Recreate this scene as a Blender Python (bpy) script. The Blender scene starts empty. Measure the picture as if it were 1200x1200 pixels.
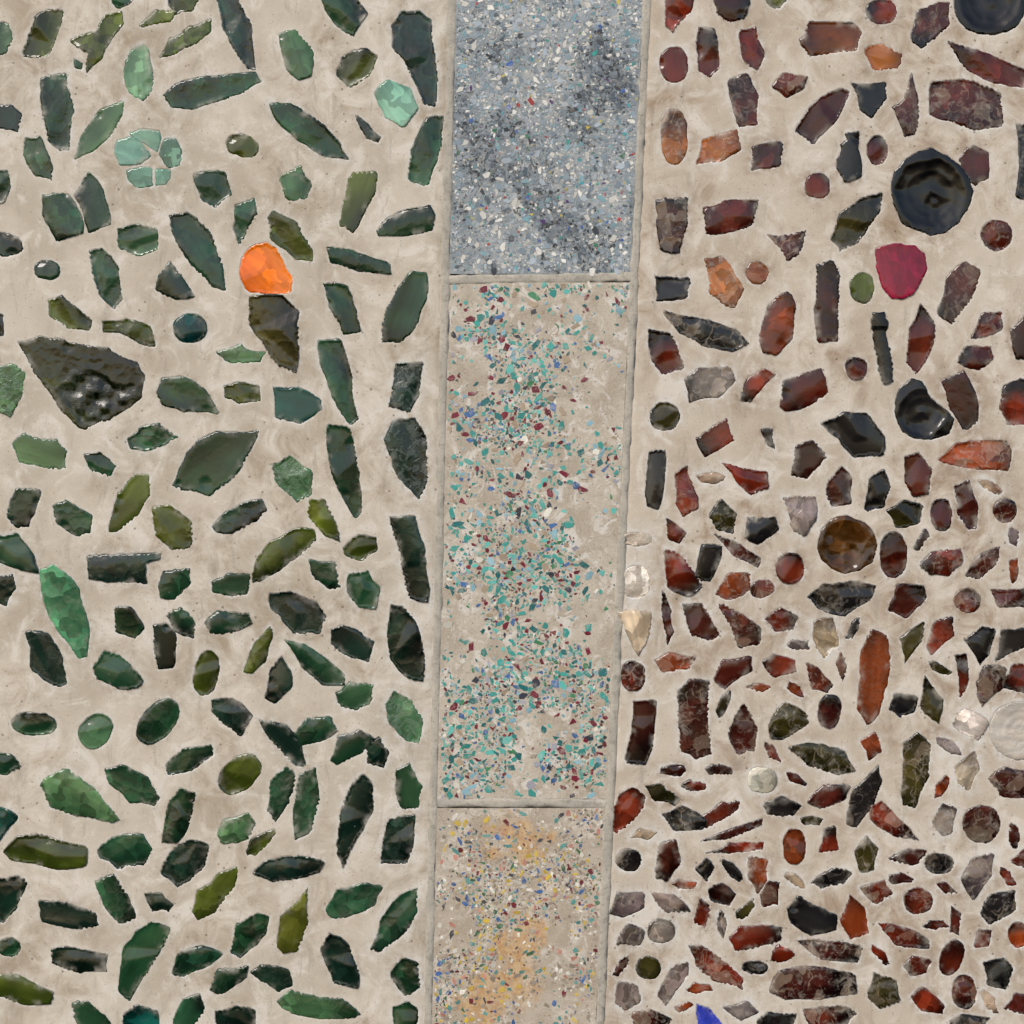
import bpy, bmesh, math, random
import numpy as np
from mathutils import Vector
from mathutils.geometry import delaunay_2d_cdt

random.seed(7); rng=np.random.default_rng(11)
scene=bpy.context.scene
COL=scene.collection
MM=0.001
ZB=0.6   # wall picture bottom height above ground (m)
def WX(px): return px*MM
def WZ(py): return ZB+(1200-py)*MM

# ------------------------------------------------------------------ data
LEFT='''
g 0 27 10 27 14 45 8 62 -6 66 -12 40
O 36 36 43 19 56 12 74 12 71 30 67 39 58 66 44 68 28 66 29 55
O 84 46 112 38 118 26 124 18 142 14 144 28 130 46 120 68 102 84 104 62 84 50
g 86 68 98 74 96 82 88 80
G 130 -6 162 -6 148 6 136 10
O 163 30 182 12 206 14 198 26 168 32
O 196 -8 238 -8 226 12 206 16 198 8
O 186 68 198 46 222 32 248 22 246 38 230 52 208 62
l 146 85 152 62 168 50 174 60 178 78 178 104 168 118 152 108
G 48 92 78 86 80 106 86 130 82 176 70 176 58 166 50 130
K -10 122 14 124 26 134 20 154 -8 148
g 86 188 96 158 112 134 130 124 146 116 144 134 128 160 104 180
g 30 162 48 160 62 198 60 210 40 206 28 182
G 192 112 206 98 240 90 298 84 306 96 288 106 270 114 226 128 200 126
K 250 -10 274 -10 294 28 300 82 290 80 262 34
g 326 40 346 36 368 60 364 88 350 94 334 78
G 372 -10 414 -10 430 16 414 42 392 28
K 458 30 470 14 492 14 506 24 508 60 511 124 496 122 484 92 474 70 460 56
O 394 88 400 68 428 56 442 66 432 90 410 102
L 438 108 456 94 464 97 482 104 490 126 472 150 452 138
K 416 134 432 146 446 160 442 168 430 162
G 316 122 344 122 378 146 396 164 408 186 378 184 348 164 324 142
O 284 171 19 13 20
L 134 178 138 164 152 160 166 168 178 182 162 193 140 192
L 150 156 166 152 186 154 188 166 185 180 168 168
L 192 164 206 162 214 178 211 194 197 197 186 182
L 148 200 168 196 179 198 179 218 160 220 150 211
L 182 198 200 199 199 210 194 217 182 218
G 478 210 484 170 500 138 520 136 516 176 502 218 484 214
G -10 198 8 200 12 220 4 238 -10 238
G 50 228 80 228 86 234 98 262 97 272 66 282 50 252
G 88 230 104 202 120 220 130 262 104 274 98 250
G 226 204 264 202 270 228 252 244 238 236
g 328 208 352 194 364 214 360 232 336 234
G 276 240 298 232 300 250 280 286 274 268
O 410 203 442 200 440 222 424 256 414 272 398 264
G 442 270 454 256 470 248 504 240 510 252 506 270 474 276 444 276
g 138 268 160 262 184 268 184 292 160 300 140 290
G 198 252 220 248 232 256 248 274 260 310 264 340 248 336 222 308 204 278
O 314 256 320 246 348 262 366 292 366 306 346 304 318 282
K -8 272 20 278 28 292 14 300 -8 298
G 55 316 14 11 10
G 104 294 120 290 130 300 138 312 144 350 134 362 116 344
K 186 324 200 306 214 326 228 348 204 350 184 340
X 282 316 284 304 290 294 300 287 312 285 322 290 329 300 334 312 338 319 342 325 341 340 336 344 318 345 300 343 287 338 283 328
G 384 290 410 292 456 308 458 322 420 318 388 308
G 448 400 454 360 466 338 482 318 500 320 500 350 490 376 480 392 466 402
G 378 332 406 334 416 360 424 388 402 392 386 360
O 56 352 72 346 108 374 106 388 80 384 58 370
O 120 376 148 374 176 382 182 406 166 404 140 390 122 390
T 223 385 19 17 0
D 292 348 330 346 350 366 350 412 346 436 326 428 308 400 292 380
K -12 366 4 368 4 392 -10 392
g 252 412 284 402 288 410 312 412 304 424 270 426
G 372 400 400 398 412 438 420 490 410 498 390 466 376 430
Ks 464 426 496 424 492 462 480 482 456 476 462 448
Er 20 400 50 394 76 398 82 402 126 408 160 424 170 440 166 466 130 490 96 504 72 480 40 436
gs -8 432 18 428 30 438 26 462 12 488 -8 480
G 184 460 190 444 220 442 242 458 258 486 216 482 190 474
O 262 452 280 448 304 452 304 470 280 472 264 466
t 320 454 350 454 376 468 378 480 352 496 322 490
G 150 514 166 500 186 496 208 512 196 520 176 528 154 526
g 16 520 28 508 66 516 78 528 76 548 52 548 22 542
G 98 532 118 530 136 546 130 558 106 552
G 202 570 220 530 236 514 256 506 304 504 290 532 270 562 246 580 216 574
G 384 498 410 500 416 530 420 560 424 600 416 608 400 580 386 540
Ks 450 516 460 494 486 490 500 514 502 560 490 584 466 560 458 536
gs 318 544 340 534 366 552 364 580 348 588 324 566
O 126 624 138 580 160 556 176 556 176 580 160 604 138 622
K 8 606 18 574 48 574 44 592 34 616 18 616
G 62 592 80 588 108 604 106 624 88 628 64 612
O 178 594 200 592 222 610 224 640 200 644 184 628
K 248 618 268 598 306 584 312 598 300 610 272 626 256 624
O 364 586 380 586 396 622 398 634 380 626 362 608
O 296 682 300 656 316 636 344 620 366 620 370 632 350 652 326 670 304 682
O 402 642 420 626 440 630 442 644 422 658 404 650
K 456 606 486 604 490 620 498 640 504 690 502 706 480 700 470 650
G -8 628 20 626 38 648 46 672 24 668 -8 656
K 102 652 130 650 188 648 186 656 170 660 172 684 130 682 104 678
h 46 670 62 662 78 672 92 690 104 734 102 768 92 772 70 742 54 712
K -8 674 14 674 18 690 8 710 -8 706
G 186 686 192 670 222 666 222 684 204 702 188 700
G 248 682 268 672 292 674 290 696 264 698 250 694
G 362 656 392 660 398 688 384 690 366 674
G 408 672 432 670 446 690 440 714 420 712 406 694
K 316 696 336 692 370 706 382 722 374 742 344 742 318 714
G 134 712 156 712 170 736 158 748 136 740
G 240 730 256 716 290 718 294 730 278 740 246 742
G 196 722 212 712 228 728 226 748 204 740
K 454 742 458 708 472 710 486 728 494 752 496 798 476 794 458 772
K 180 734 194 730 206 744 204 782 186 784 180 760
K 388 738 402 732 438 752 432 776 408 770 388 754
O 286 786 298 756 316 734 320 742 312 774 296 788
K 30 740 56 742 70 762 80 804 56 800 36 782
G 334 750 360 756 404 790 404 802 376 802 354 782
G 110 782 122 762 140 768 168 796 160 806 138 806 114 796
O 242 789 14 26 10
K 310 818 316 786 330 768 342 790 342 806 322 824
g 394 812 410 800 438 802 434 824 416 832 396 824
gs 452 826 462 810 480 818 496 844 490 872 474 866 456 846
K 248 820 274 818 296 838 282 864 266 850 250 836
G 185 845 30 18 -50
G 40 848 26 13 3
g 112 856 21 17 -50
K 304 844 336 850 352 870 360 898 344 896 318 868
G 346 860 360 842 386 840 396 856 380 868 352 874
G 388 890 396 862 420 856 440 866 424 882 396 896
K 428 874 444 864 456 880 450 900 430 894
G 194 896 214 878 248 872 250 886 224 902 198 908
G 124 902 142 896 172 910 188 934 180 944 152 940 128 918
O 281 907 28 18 -40
G -8 882 14 884 24 898 8 908 -8 904
g 48 918 78 900 108 922 140 960 132 964 92 956 60 946
G 464 902 480 894 494 920 490 946 470 948 464 928
G 314 950 318 916 336 898 346 906 338 940 322 964
G 346 938 350 908 370 900 374 936 364 976 346 984
G 190 986 196 946 212 924 228 930 222 966 208 988
K 396 1000 400 950 410 924 426 908 436 918 438 950 414 990 402 1018
T -8 942 12 950 22 958 0 984 -8 980
g 256 976 262 960 290 952 298 964 288 984 262 988
K 446 1012 454 960 486 956 484 988 476 1012 458 1012
O 288 1000 296 982 324 970 322 978 300 1002
O 4 998 22 980 60 982 102 992 100 1016 60 1018 14 1008
G 114 996 134 980 168 978 178 994 168 1014 138 1018 118 1006
K 188 1024 200 998 220 984 246 990 240 1014 208 1040
K 296 1024 312 1008 360 1004 380 1010 374 1022 320 1034
K -8 1032 22 1026 32 1036 20 1064 4 1082 -8 1080
O 226 1068 232 1044 256 1024 278 1016 276 1038 252 1070 232 1078
G 112 1034 134 1026 150 1052 160 1074 140 1082 124 1064
K 170 1048 190 1046 204 1060 198 1068 178 1068
G 382 1066 396 1042 430 1034 448 1040 440 1060 408 1074 388 1076
K 46 1056 70 1056 114 1072 116 1084 92 1088 50 1080
G 434 1112 446 1080 470 1048 490 1040 488 1070 470 1098 444 1116
P 324 1108 328 1074 352 1054 360 1040 360 1082 348 1114 332 1116
G 270 1116 276 1086 300 1070 316 1074 310 1096 282 1122
G 138 1160 146 1110 158 1094 176 1080 200 1088 186 1118 168 1144 152 1172
G 11 1110 13 10 0
K 60 1112 84 1110 126 1118 124 1138 90 1140 62 1128
K 376 1112 386 1094 408 1106 420 1140 420 1158 392 1152 382 1130
G 202 1140 210 1118 238 1108 260 1118 244 1132 216 1144
G 456 1140 474 1122 490 1128 492 1156 474 1166
G 246 1160 256 1136 290 1132 288 1146 262 1164
K 294 1140 306 1130 338 1136 342 1154 326 1162 306 1150
O -8 1142 24 1144 62 1162 58 1176 24 1176 -8 1166
G 84 1176 104 1174 124 1190 134 1206 92 1206
T 144 1190 160 1178 184 1184 188 1208 146 1208
g 324 1174 342 1160 400 1170 422 1188 400 1194 344 1188
G 202 1198 214 1172 234 1166 240 1182 224 1206 206 1208
K 252 1184 276 1180 300 1184 298 1206 254 1206
G 460 1180 478 1174 490 1184 486 1208 464 1208
'''
RIGHT='''
R 782 -8 814 -8 810 12 788 38 780 30
B 834 -8 878 -8 872 22 856 26 840 14
O 894 -8 926 -8 914 10 902 8
R 1033 14 17 14 0
B 1068 40 1074 14 1100 4 1112 4 1112 30 1080 56 1070 50
Nb 1160 0 42 40 0
A 938 48 948 26 1000 26 1010 38 1002 60 950 66
R 818 32 838 34 844 80 832 90 818 84
R 866 36 886 32 896 64 888 84 872 70
R 790 76 16 20 0
A 1014 58 1034 52 1056 64 1052 80 1022 82
R 1110 48 1150 60 1206 84 1200 104 1160 96 1132 82
Rc 904 102 918 86 946 90 940 104 922 114
R 852 94 876 86 888 110 888 146 866 148
N 998 98 1038 96 1038 116 1022 138 1008 128
B 932 154 950 124 984 104 996 108 980 140 954 168
B 1068 86 1076 120 1072 156 1060 160 1046 126 1060 118
Rc 1090 96 1130 92 1172 110 1174 148 1140 152 1106 140 1090 134
Ac 790 160 15 32 0
Ac 816 192 822 164 864 152 868 176 840 190
B 882 172 918 166 914 194 880 200
N 982 186 987 176 985 170 992 166 990 158 999 156 1006 154 1007 165 1005 172 1010 206 990 212 980 196
B 1028 176 12 17 0
Nb 1044 214 1050 200 1060 188 1076 178 1092 174 1112 184 1124 194 1136 210 1141 224 1134 244 1122 262 1106 272 1090 276 1070 268 1056 260 1047 240
B 1124 186 1140 170 1158 180 1158 208 1142 218 1128 204
N 1190 146 1210 146 1210 238 1190 230
R 958 218 14 14 0
Bc 768 234 806 232 806 260 796 296 774 294 770 264
B 824 244 850 236 888 234 880 266 828 276
D 974 280 984 250 1010 232 1034 226 1032 246 1006 284 984 294
Rc 1168 276 18 17 0
Bc 898 274 916 278 944 270 940 290 924 306 914 290
N 768 324 808 326 806 350 770 352
M 1026 292 1040 287 1056 286 1072 289 1082 298 1086 314 1070 344 1056 350 1044 350 1030 326
A 887 320 13 13 0
Ac 826 304 846 300 872 336 860 362 832 344
B 956 312 976 306 984 320 982 398 958 402 954 370
O 1010 337 14 18 0
B 1098 366 1110 326 1130 306 1150 316 1142 342 1116 380
Q 890 396 900 358 922 342 932 356 928 396 910 416 894 412
Nc 776 364 814 372 862 386 876 402 858 412 826 406 796 390
R 760 386 786 390 802 432 776 438 764 424
Nn 1022 368 1036 366 1037 373 1040 376 1040 384 1037 388 1040 402 1046 446 1036 450 1028 426 1024 402 1025 390 1021 386 1021 378 1023 374
R 1062 424 1066 386 1078 356 1094 376 1094 400 1074 438
R 1138 396 1150 368 1174 366 1174 388 1156 394
B 1184 388 1208 360 1208 420 1190 420
R 1122 424 1132 406 1160 406 1164 420 1146 434
R 1003 432 12 13 0
Vc 802 446 818 432 856 430 862 446 840 466 808 472
R 868 468 876 444 896 432 908 440 880 472
R 914 476 918 446 962 432 970 460 946 476 920 482
B 1102 446 1130 434 1144 460 1146 494 1128 504 1114 480
R 1176 452 1196 444 1208 446 1208 498 1182 498 1172 478
Nb 1050 470 1054 456 1068 445 1080 448 1088 462 1098 472 1112 484 1118 490 1112 508 1090 515 1072 514 1058 506 1050 490
N 962 496 990 482 1016 484 1036 512 1034 534 1000 536 982 514
D 779 488 17 16 0
R 816 514 852 490 860 516 826 536
N 892 504 906 502 908 526 898 520
Qc 1098 540 1120 520 1180 516 1186 528 1180 552 1150 550
B 926 558 932 524 952 516 968 536 946 562
N 756 580 760 530 780 526 778 572 772 598 758 594
R 846 542 876 550 900 552 900 572 880 580 864 566
R 1060 536 1076 530 1092 550 1088 576 1070 582 1060 562
B 968 572 986 546 998 560 998 590 974 594
N 1012 596 1018 560 1036 550 1044 570 1036 594 1018 600
R 790 556 806 546 818 582 818 596 800 608 792 590
B 1118 570 1136 562 1146 590 1144 620 1134 620 1122 600
Bc 1178 598 14 14 0
R 1103 603 13 19 0
D 1038 598 1060 586 1082 592 1078 614 1050 620
Dc 830 606 846 584 862 602 860 626 840 622
N 872 630 876 606 908 606 912 620 888 638
Vc 918 584 956 582 958 606 944 628 928 620
R 780 606 804 624 796 638 782 632
Sc 747 632 18 8 0
Hb 958 640 962 622 974 608 992 604 1010 610 1022 620 1028 638 1022 658 1008 668 990 672 974 666 962 656
Bc 832 622 860 634 892 654 888 666 862 654
N 814 676 822 638 846 640 844 656 832 682
R 1047 650 16 27 0
R 778 642 800 652 824 688 806 698 782 688
R 926 666 16 18 0
Rc 1078 662 1092 646 1126 642 1128 658 1112 676 1090 674
Bc 1132 674 1146 650 1172 640 1170 658 1146 680
Qc 838 696 854 672 880 672 880 692 852 704
Sc 746 682 16 19 0
N 946 700 964 684 1000 680 1026 686 1020 704 990 722 960 716
B 1040 716 1052 684 1082 686 1086 700 1062 724
Rc 893 690 14 10 -10
Rc 1133 704 16 14 0
Bc 1160 690 1208 688 1208 712 1170 712
B 800 708 822 706 844 744 834 752 810 744
R 776 690 786 712 790 740 782 758 776 724
Bc 840 706 870 720 892 736 890 754 866 758 856 734
R 896 726 916 712 936 722 930 738 908 740
Wc 722 716 764 718 760 744 748 768 738 750
Wc 954 728 976 724 982 756 966 772 954 754
D 1054 748 1082 728 1080 752 1060 778
R 1086 756 1094 730 1118 722 1118 744 1092 768
N 1130 750 1150 734 1168 738 1160 766 1148 778
N 1166 776 1172 738 1208 736 1208 756
Qc 768 774 784 764 816 770 806 784 774 788
B 836 796 846 772 880 768 882 786 850 808
R 892 776 906 766 932 774 934 788 906 794
Rc 944 776 958 782 976 802 970 812 952 808
Q 1004 830 1008 764 1022 738 1040 744 1042 790 1030 838 1016 850
Rc 742 792 14 17 0
R 1118 768 1132 766 1134 800 1124 822
Bc 1144 812 1152 780 1180 782 1176 806 1150 828
Bc 794 812 808 796 832 798 834 884 816 890 798 880
B 732 888 742 822 770 820 768 866 756 896 734 894
B 852 862 872 822 888 852 884 880 864 884
Dc 900 850 918 822 944 834 948 848 918 866 902 866
B 972 833 14 20 10
N 1042 832 1048 812 1078 816 1072 834 1054 842
D 1078 830 1084 792 1106 820 1100 848
Sc 1114 850 1130 830 1160 846 1146 868
Sb 1196 856 36 34 0
B 1174 806 1186 780 1208 780 1208 816
Dc 1056 930 1058 870 1076 858 1092 872 1088 910 1074 946 1058 944
Dc 924 876 948 870 990 880 1002 902 980 908 946 898
Q 1008 868 1026 858 1034 882 1018 892
Sc 893 914 17 15 0
Wc 1118 900 1142 880 1148 902 1136 926 1122 920
Bc 1158 912 1176 898 1208 904 1208 936 1176 934
R 718 974 724 932 742 922 758 932 750 954 724 976
D 754 920 776 918 798 936 790 944 766 938
Nc 776 954 800 944 828 960 826 972 790 974
R 820 958 846 940 868 938 866 950 826 972
N 892 944 916 932 940 944 930 956 900 954
B 946 940 966 920 996 920 990 938 960 948
N 992 966 1000 924 1030 896 1034 916 1024 944 1004 970
Rc 1020 944 1034 938 1066 970 1076 984 1048 980 1020 960
Vc 1092 964 1104 942 1122 946 1116 976 1104 980
Bc 1150 966 22 22 0
R 1184 1010 1208 990 1208 1020
B 820 986 860 970 894 958 892 968 850 984
R 824 1000 856 988 896 986 894 996 856 1000
Q 931 992 13 21 0
R 960 998 966 972 980 968 984 996
N 737 1008 15 13 0
R 768 1030 774 988 792 984 798 1012 782 1032
N 814 1018 828 1004 838 1016 828 1034
Qc 876 1004 900 1006 900 1032 888 1048 876 1026
Dc 1002 998 1016 980 1030 994 1024 1020 1008 1022
B 1040 1006 1064 994 1088 996 1070 1014
N 1101 1012 17 12 0
Vc 1126 1030 1138 1006 1164 1000 1162 1026 1140 1056
N 950 1034 976 1018 1000 1022 990 1036 962 1042
B 828 1042 846 1034 862 1048 854 1062 834 1058
B 890 1048 900 1032 914 1034 912 1060 894 1064
Rc 1006 1040 1036 1032 1046 1046 1024 1060
Rc 1076 1056 17 15 0
Vc 714 1070 724 1046 756 1046 754 1064 730 1076
Vc 762 1044 790 1048 810 1068 780 1070
R 812 1080 820 1052 832 1060 826 1088
N 922 1064 936 1050 980 1072 980 1090 950 1096 926 1082
Q 984 1080 996 1048 1016 1066 1018 1094 996 1102
Nc 1148 1070 1160 1048 1190 1044 1190 1066 1160 1084
R 854 1100 866 1086 916 1086 914 1102 862 1114
Vc 775 1091 16 14 0
Vc 722 1106 734 1082 756 1090 750 1108
Rc 1028 1082 1060 1086 1090 1102 1088 1112 1050 1108
B 1112 1094 1114 1060 1126 1070 1124 1096
R 1140 1112 1146 1090 1162 1090 1158 1108
Rc 806 1108 824 1108 870 1146 870 1160 838 1150 816 1132
Bc 934 1102 980 1104 1010 1110 1006 1128 960 1124
R 902 1126 912 1106 932 1118 916 1128
N 885 1134 15 8 0
Bc 900 1162 912 1138 950 1132 1002 1140 1004 1164 960 1172 920 1172
D 760 1134 15 13 0
Vc 720 1176 726 1150 748 1154 750 1174 732 1184
Vc 770 1166 786 1134 806 1126 806 1144 780 1178
D 1016 1164 1024 1140 1050 1150 1056 1172 1030 1182
R 1115 1122 13 22 20
Bc 1130 1162 14 20 0
R 1066 1168 1082 1156 1106 1178 1104 1188 1080 1184
N 1152 1128 1176 1122 1188 1136 1178 1160 1156 1154
U 816 1176 830 1180 850 1206 820 1206
Vc 846 1180 876 1172 890 1186 868 1196
N 886 1198 900 1186 934 1188 926 1206 890 1206
Rc 940 1182 990 1178 1004 1188 990 1204 950 1204
Q 1193 1096 12 15 0
B 1176 1182 1190 1164 1208 1166 1208 1190
Bc 740 1186 762 1182 788 1194 780 1206 742 1206
R 1058 1132 1070 1120 1092 1126 1086 1140 1066 1144
Nc 1112 1196 1128 1188 1160 1192 1150 1206 1118 1206
'''
PAL={
'G':((7,26,18),(34,70,46),'dark green'),
'g':((28,56,36),(72,106,72),'mid green'),
'l':((58,92,64),(100,136,104),'pale green'),
'h':((34,78,58),(64,114,82),'sea green'),
'O':((22,32,8),(72,84,26),'olive green'),
'P':((50,56,14),(110,116,42),'yellowish olive'),
'T':((3,36,34),(14,70,62),'teal'),
't':((0,52,50),(4,88,80),'bright teal'),
'L':((82,126,108),(116,156,136),'light sea green'),
'K':((4,13,11),(22,46,36),'blackish green'),
'E':((4,11,5),(32,42,18),'blackish olive'),
'D':((10,11,4),(54,50,18),'dark olive brown'),
'H':((14,8,3),(80,50,18),'dark amber'),
'X':((218,92,4),(240,126,14),'orange'),
'M':((104,4,34),(136,12,54),'crimson magenta'),
'R':((22,6,5),(100,33,16),'reddish brown'),
'Q':((42,16,7),(132,58,24),'warm amber brown'),
'B':((14,6,6),(68,25,18),'dark brown'),
'A':((74,36,14),(156,92,44),'amber'),
'N':((6,6,7),(26,24,25),'black'),
'W':((92,70,54),(188,170,144),'clear brownish'),
'V':((34,27,30),(122,110,106),'grey smoky'),
'S':((160,150,134),(216,210,196),'chalky white'),
'U':((20,30,110),(50,66,170),'blue'),
}
def s2l(c):
    c=np.asarray(c,float)/255.0
    return np.where(c<=0.04045,c/12.92,((c+0.055)/1.055)**2.4)
_tabs={}
def vn(x,y,size,seed=0):
    if seed not in _tabs: _tabs[seed]=np.random.default_rng(seed+100).random((128,128))
    T=_tabs[seed]
    x=np.asarray(x,float)/size+37.3; y=np.asarray(y,float)/size+11.7
    xi=np.floor(x).astype(int); yi=np.floor(y).astype(int)
    fx=x-xi; fy=y-yi; fx=fx*fx*(3-2*fx); fy=fy*fy*(3-2*fy)
    a=T[xi%128,yi%128]; b=T[(xi+1)%128,yi%128]; c=T[xi%128,(yi+1)%128]; d=T[(xi+1)%128,(yi+1)%128]
    return (a*(1-fx)+b*fx)*(1-fy)+(c*(1-fx)+d*fx)*fy
def fbm(x,y,size,seed=0,o=3):
    s=0;a=1;t=0
    for i in range(o):
        s=s+a*vn(x,y,size/2**i,seed+i); t+=a; a*=.5
    return s/t

def parse(txt,side):
    out=[]
    for ln in txt.strip().splitlines():
        tk=ln.split(); code=tk[0]; v=[float(t) for t in tk[1:]]
        if len(v)==5:
            cx,cy,a,b,ang=v; ang=math.radians(ang); n=max(14,int((a+b)/1.6)); P=[]
            sq=random.uniform(.82,1.0)
            for i in range(n):
                t=2*math.pi*i/n
                u=a*math.copysign(abs(math.cos(t))**sq,math.cos(t)); w=b*math.copysign(abs(math.sin(t))**sq,math.sin(t))
                P.append((cx+u*math.cos(ang)-w*math.sin(ang), cy+u*math.sin(ang)+w*math.cos(ang)))
            rnd=True
        else:
            P=list(zip(v[0::2],v[1::2])); rnd=False
        P=np.array(P); c=P.mean(0)
        g=.9 if side=='L' else (1.0 if c[1]<560 else .4)
        if code[0]=='L': g=.6
        D=P-c; P=c+D*(1+g/np.maximum(6,np.hypot(D[:,0],D[:,1])))[:,None]
        out.append(dict(code=code,P=P,round=rnd,side=side))
    return out
def refine(P,rnd,seed,calm=False):
    r=random.Random(seed)
    if not rnd:
        Q=[]; n=len(P)
        for i in range(n):
            p0,p1,p2=P[i-1],P[i],P[(i+1)%n]
            k=r.choice([.0,.0,.04,.09])
            if k==0: Q.append(p1)
            else: Q.append(p1+(p0-p1)*k); Q.append(p1+(p2-p1)*k)
        P=np.array(Q)
    R=[]; n=len(P)
    for i in range(n):
        a,b=P[i],P[(i+1)%n]; L=np.hypot(*(b-a)); m=max(1,int(L/1.8))
        rough=r.choice([.2,.3,1.0,2.0,3.0])*(.3 if calm else 1); bow=r.uniform(-.05,.05)*L
        nx=np.array([b[1]-a[1],a[0]-b[0]])/(L+1e-6); ph=r.random()*6
        for j in range(m):
            t=j/m; p=a+(b-a)*t
            if not rnd: p=p-nx*bow*4*t*(1-t)
            if j>0 and not rnd: p=p+nx*(r.random()-.5)*rough*.7+nx*rough*(abs((j*.31+ph)%1-.5)-.25)
            R.append(p)
    R=np.array(R)
    c=R.mean(0); D=R-c; d=np.hypot(D[:,0],D[:,1])[:,None]+1e-6
    amp=(.9 if rnd or calm else 1.0)
    off=(vn(R[:,0],R[:,1],8,seed%50)-.5)*amp*2.0+(vn(R[:,0],R[:,1],2.6,seed%50+3)-.5)*amp
    return R+D/d*off[:,None]
def seg_dist(X,Y,P):
    A=P; B=np.roll(P,-1,axis=0)
    x=X.ravel()[:,None]; y=Y.ravel()[:,None]
    dx=(B-A)[:,0]; dy=(B-A)[:,1]; L=dx*dx+dy*dy+1e-9
    t=np.clip(((x-A[:,0])*dx+(y-A[:,1])*dy)/L,0,1)
    d=np.sqrt((x-A[:,0]-t*dx)**2+(y-A[:,1]-t*dy)**2).min(1)
    c=((A[:,1]>y)!=(B[:,1]>y))&(x<dx*(y-A[:,1])/(dy+1e-12)+A[:,0])
    ins=(c.sum(1)%2)==1
    return np.where(ins,-d,d).reshape(X.shape)
def trimL(y): return 524-28*y/1200
def trimR(y): return 753-56*y/1200
TW=11

SH=parse(LEFT,'L')+parse(RIGHT,'R')
for i,s in enumerate(SH): s['O']=refine(s['P'],s['round'],i*7+3,s['code'][0] in 'XML' or 'b' in s['code'])
gx=np.arange(712,1190,2.); gy=np.arange(560,1190,2.); GX,GY=np.meshgrid(gx,gy)
GD=np.minimum(GX-(trimR(GY)+TW),60.)
for s in SH:
    if s['side']=='R':
        O=s['O']; m=(GX>O[:,0].min()-30)&(GX<O[:,0].max()+30)&(GY>O[:,1].min()-30)&(GY<O[:,1].max()+30)
        if m.any(): GD[m]=np.minimum(GD[m],seg_dist(GX[m],GY[m],O))
rf=random.Random(5)
for n in range(36):
    W=np.minimum(GD,20)*(1+.1*(GY>900)); j=int(np.argmax(W)); d=min(GD.flat[j],13)
    if W.flat[j]<9.5: break
    cx,cy=GX.flat[j],GY.flat[j]; rad=min(7.,max(2.6,d-rf.uniform(4.5,6.8)))
    best=(0,0)
    for a in np.arange(0,math.pi,.26):
        ok=0
        for sg in (-1,1):
            for t in np.arange(rad,20,2):
                xx,yy=cx+sg*t*math.cos(a),cy+sg*t*math.sin(a)
                ix,iy=int((xx-712)/2),int((yy-560)/2)
                if not(0<=ix<GD.shape[1] and 0<=iy<GD.shape[0]) or GD[iy,ix]<6.5: break
                ok+=1
        if ok>best[0]: best=(ok,a)
    a=best[1]; el=1+min(best[0]*2/rad*.45,1.4); k=rf.choice([4,5,5,6,7]); P=[]
    a0=rf.uniform(0,6.28)
    for q in range(k):
        t=a0+2*math.pi*(q+rf.uniform(-.28,.28))/k; rr=rad*rf.uniform(.85,1.15)
        u=rr*math.cos(t)*el; w=rr*math.sin(t)
        P.append((cx+u*math.cos(a)-w*math.sin(a),cy+u*math.sin(a)+w*math.cos(a)))
    code=rf.choice(['R','R','B','B','N','Q','Vc','Wc','D','Vc'])
    if cx<800: code=rf.choice(['Vc','Wc','R','B','Vc','Sc'])
    s=dict(code=code,P=np.array(P),round=False,side='R'); s['O']=refine(s['P'],False,900+n); SH.append(s)
    O=s['O']; m=(GX>O[:,0].min()-30)&(GX<O[:,0].max()+30)&(GY>O[:,1].min()-30)&(GY<O[:,1].max()+30)
    GD[m]=np.minimum(GD[m],seg_dist(GX[m],GY[m],O))

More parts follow.
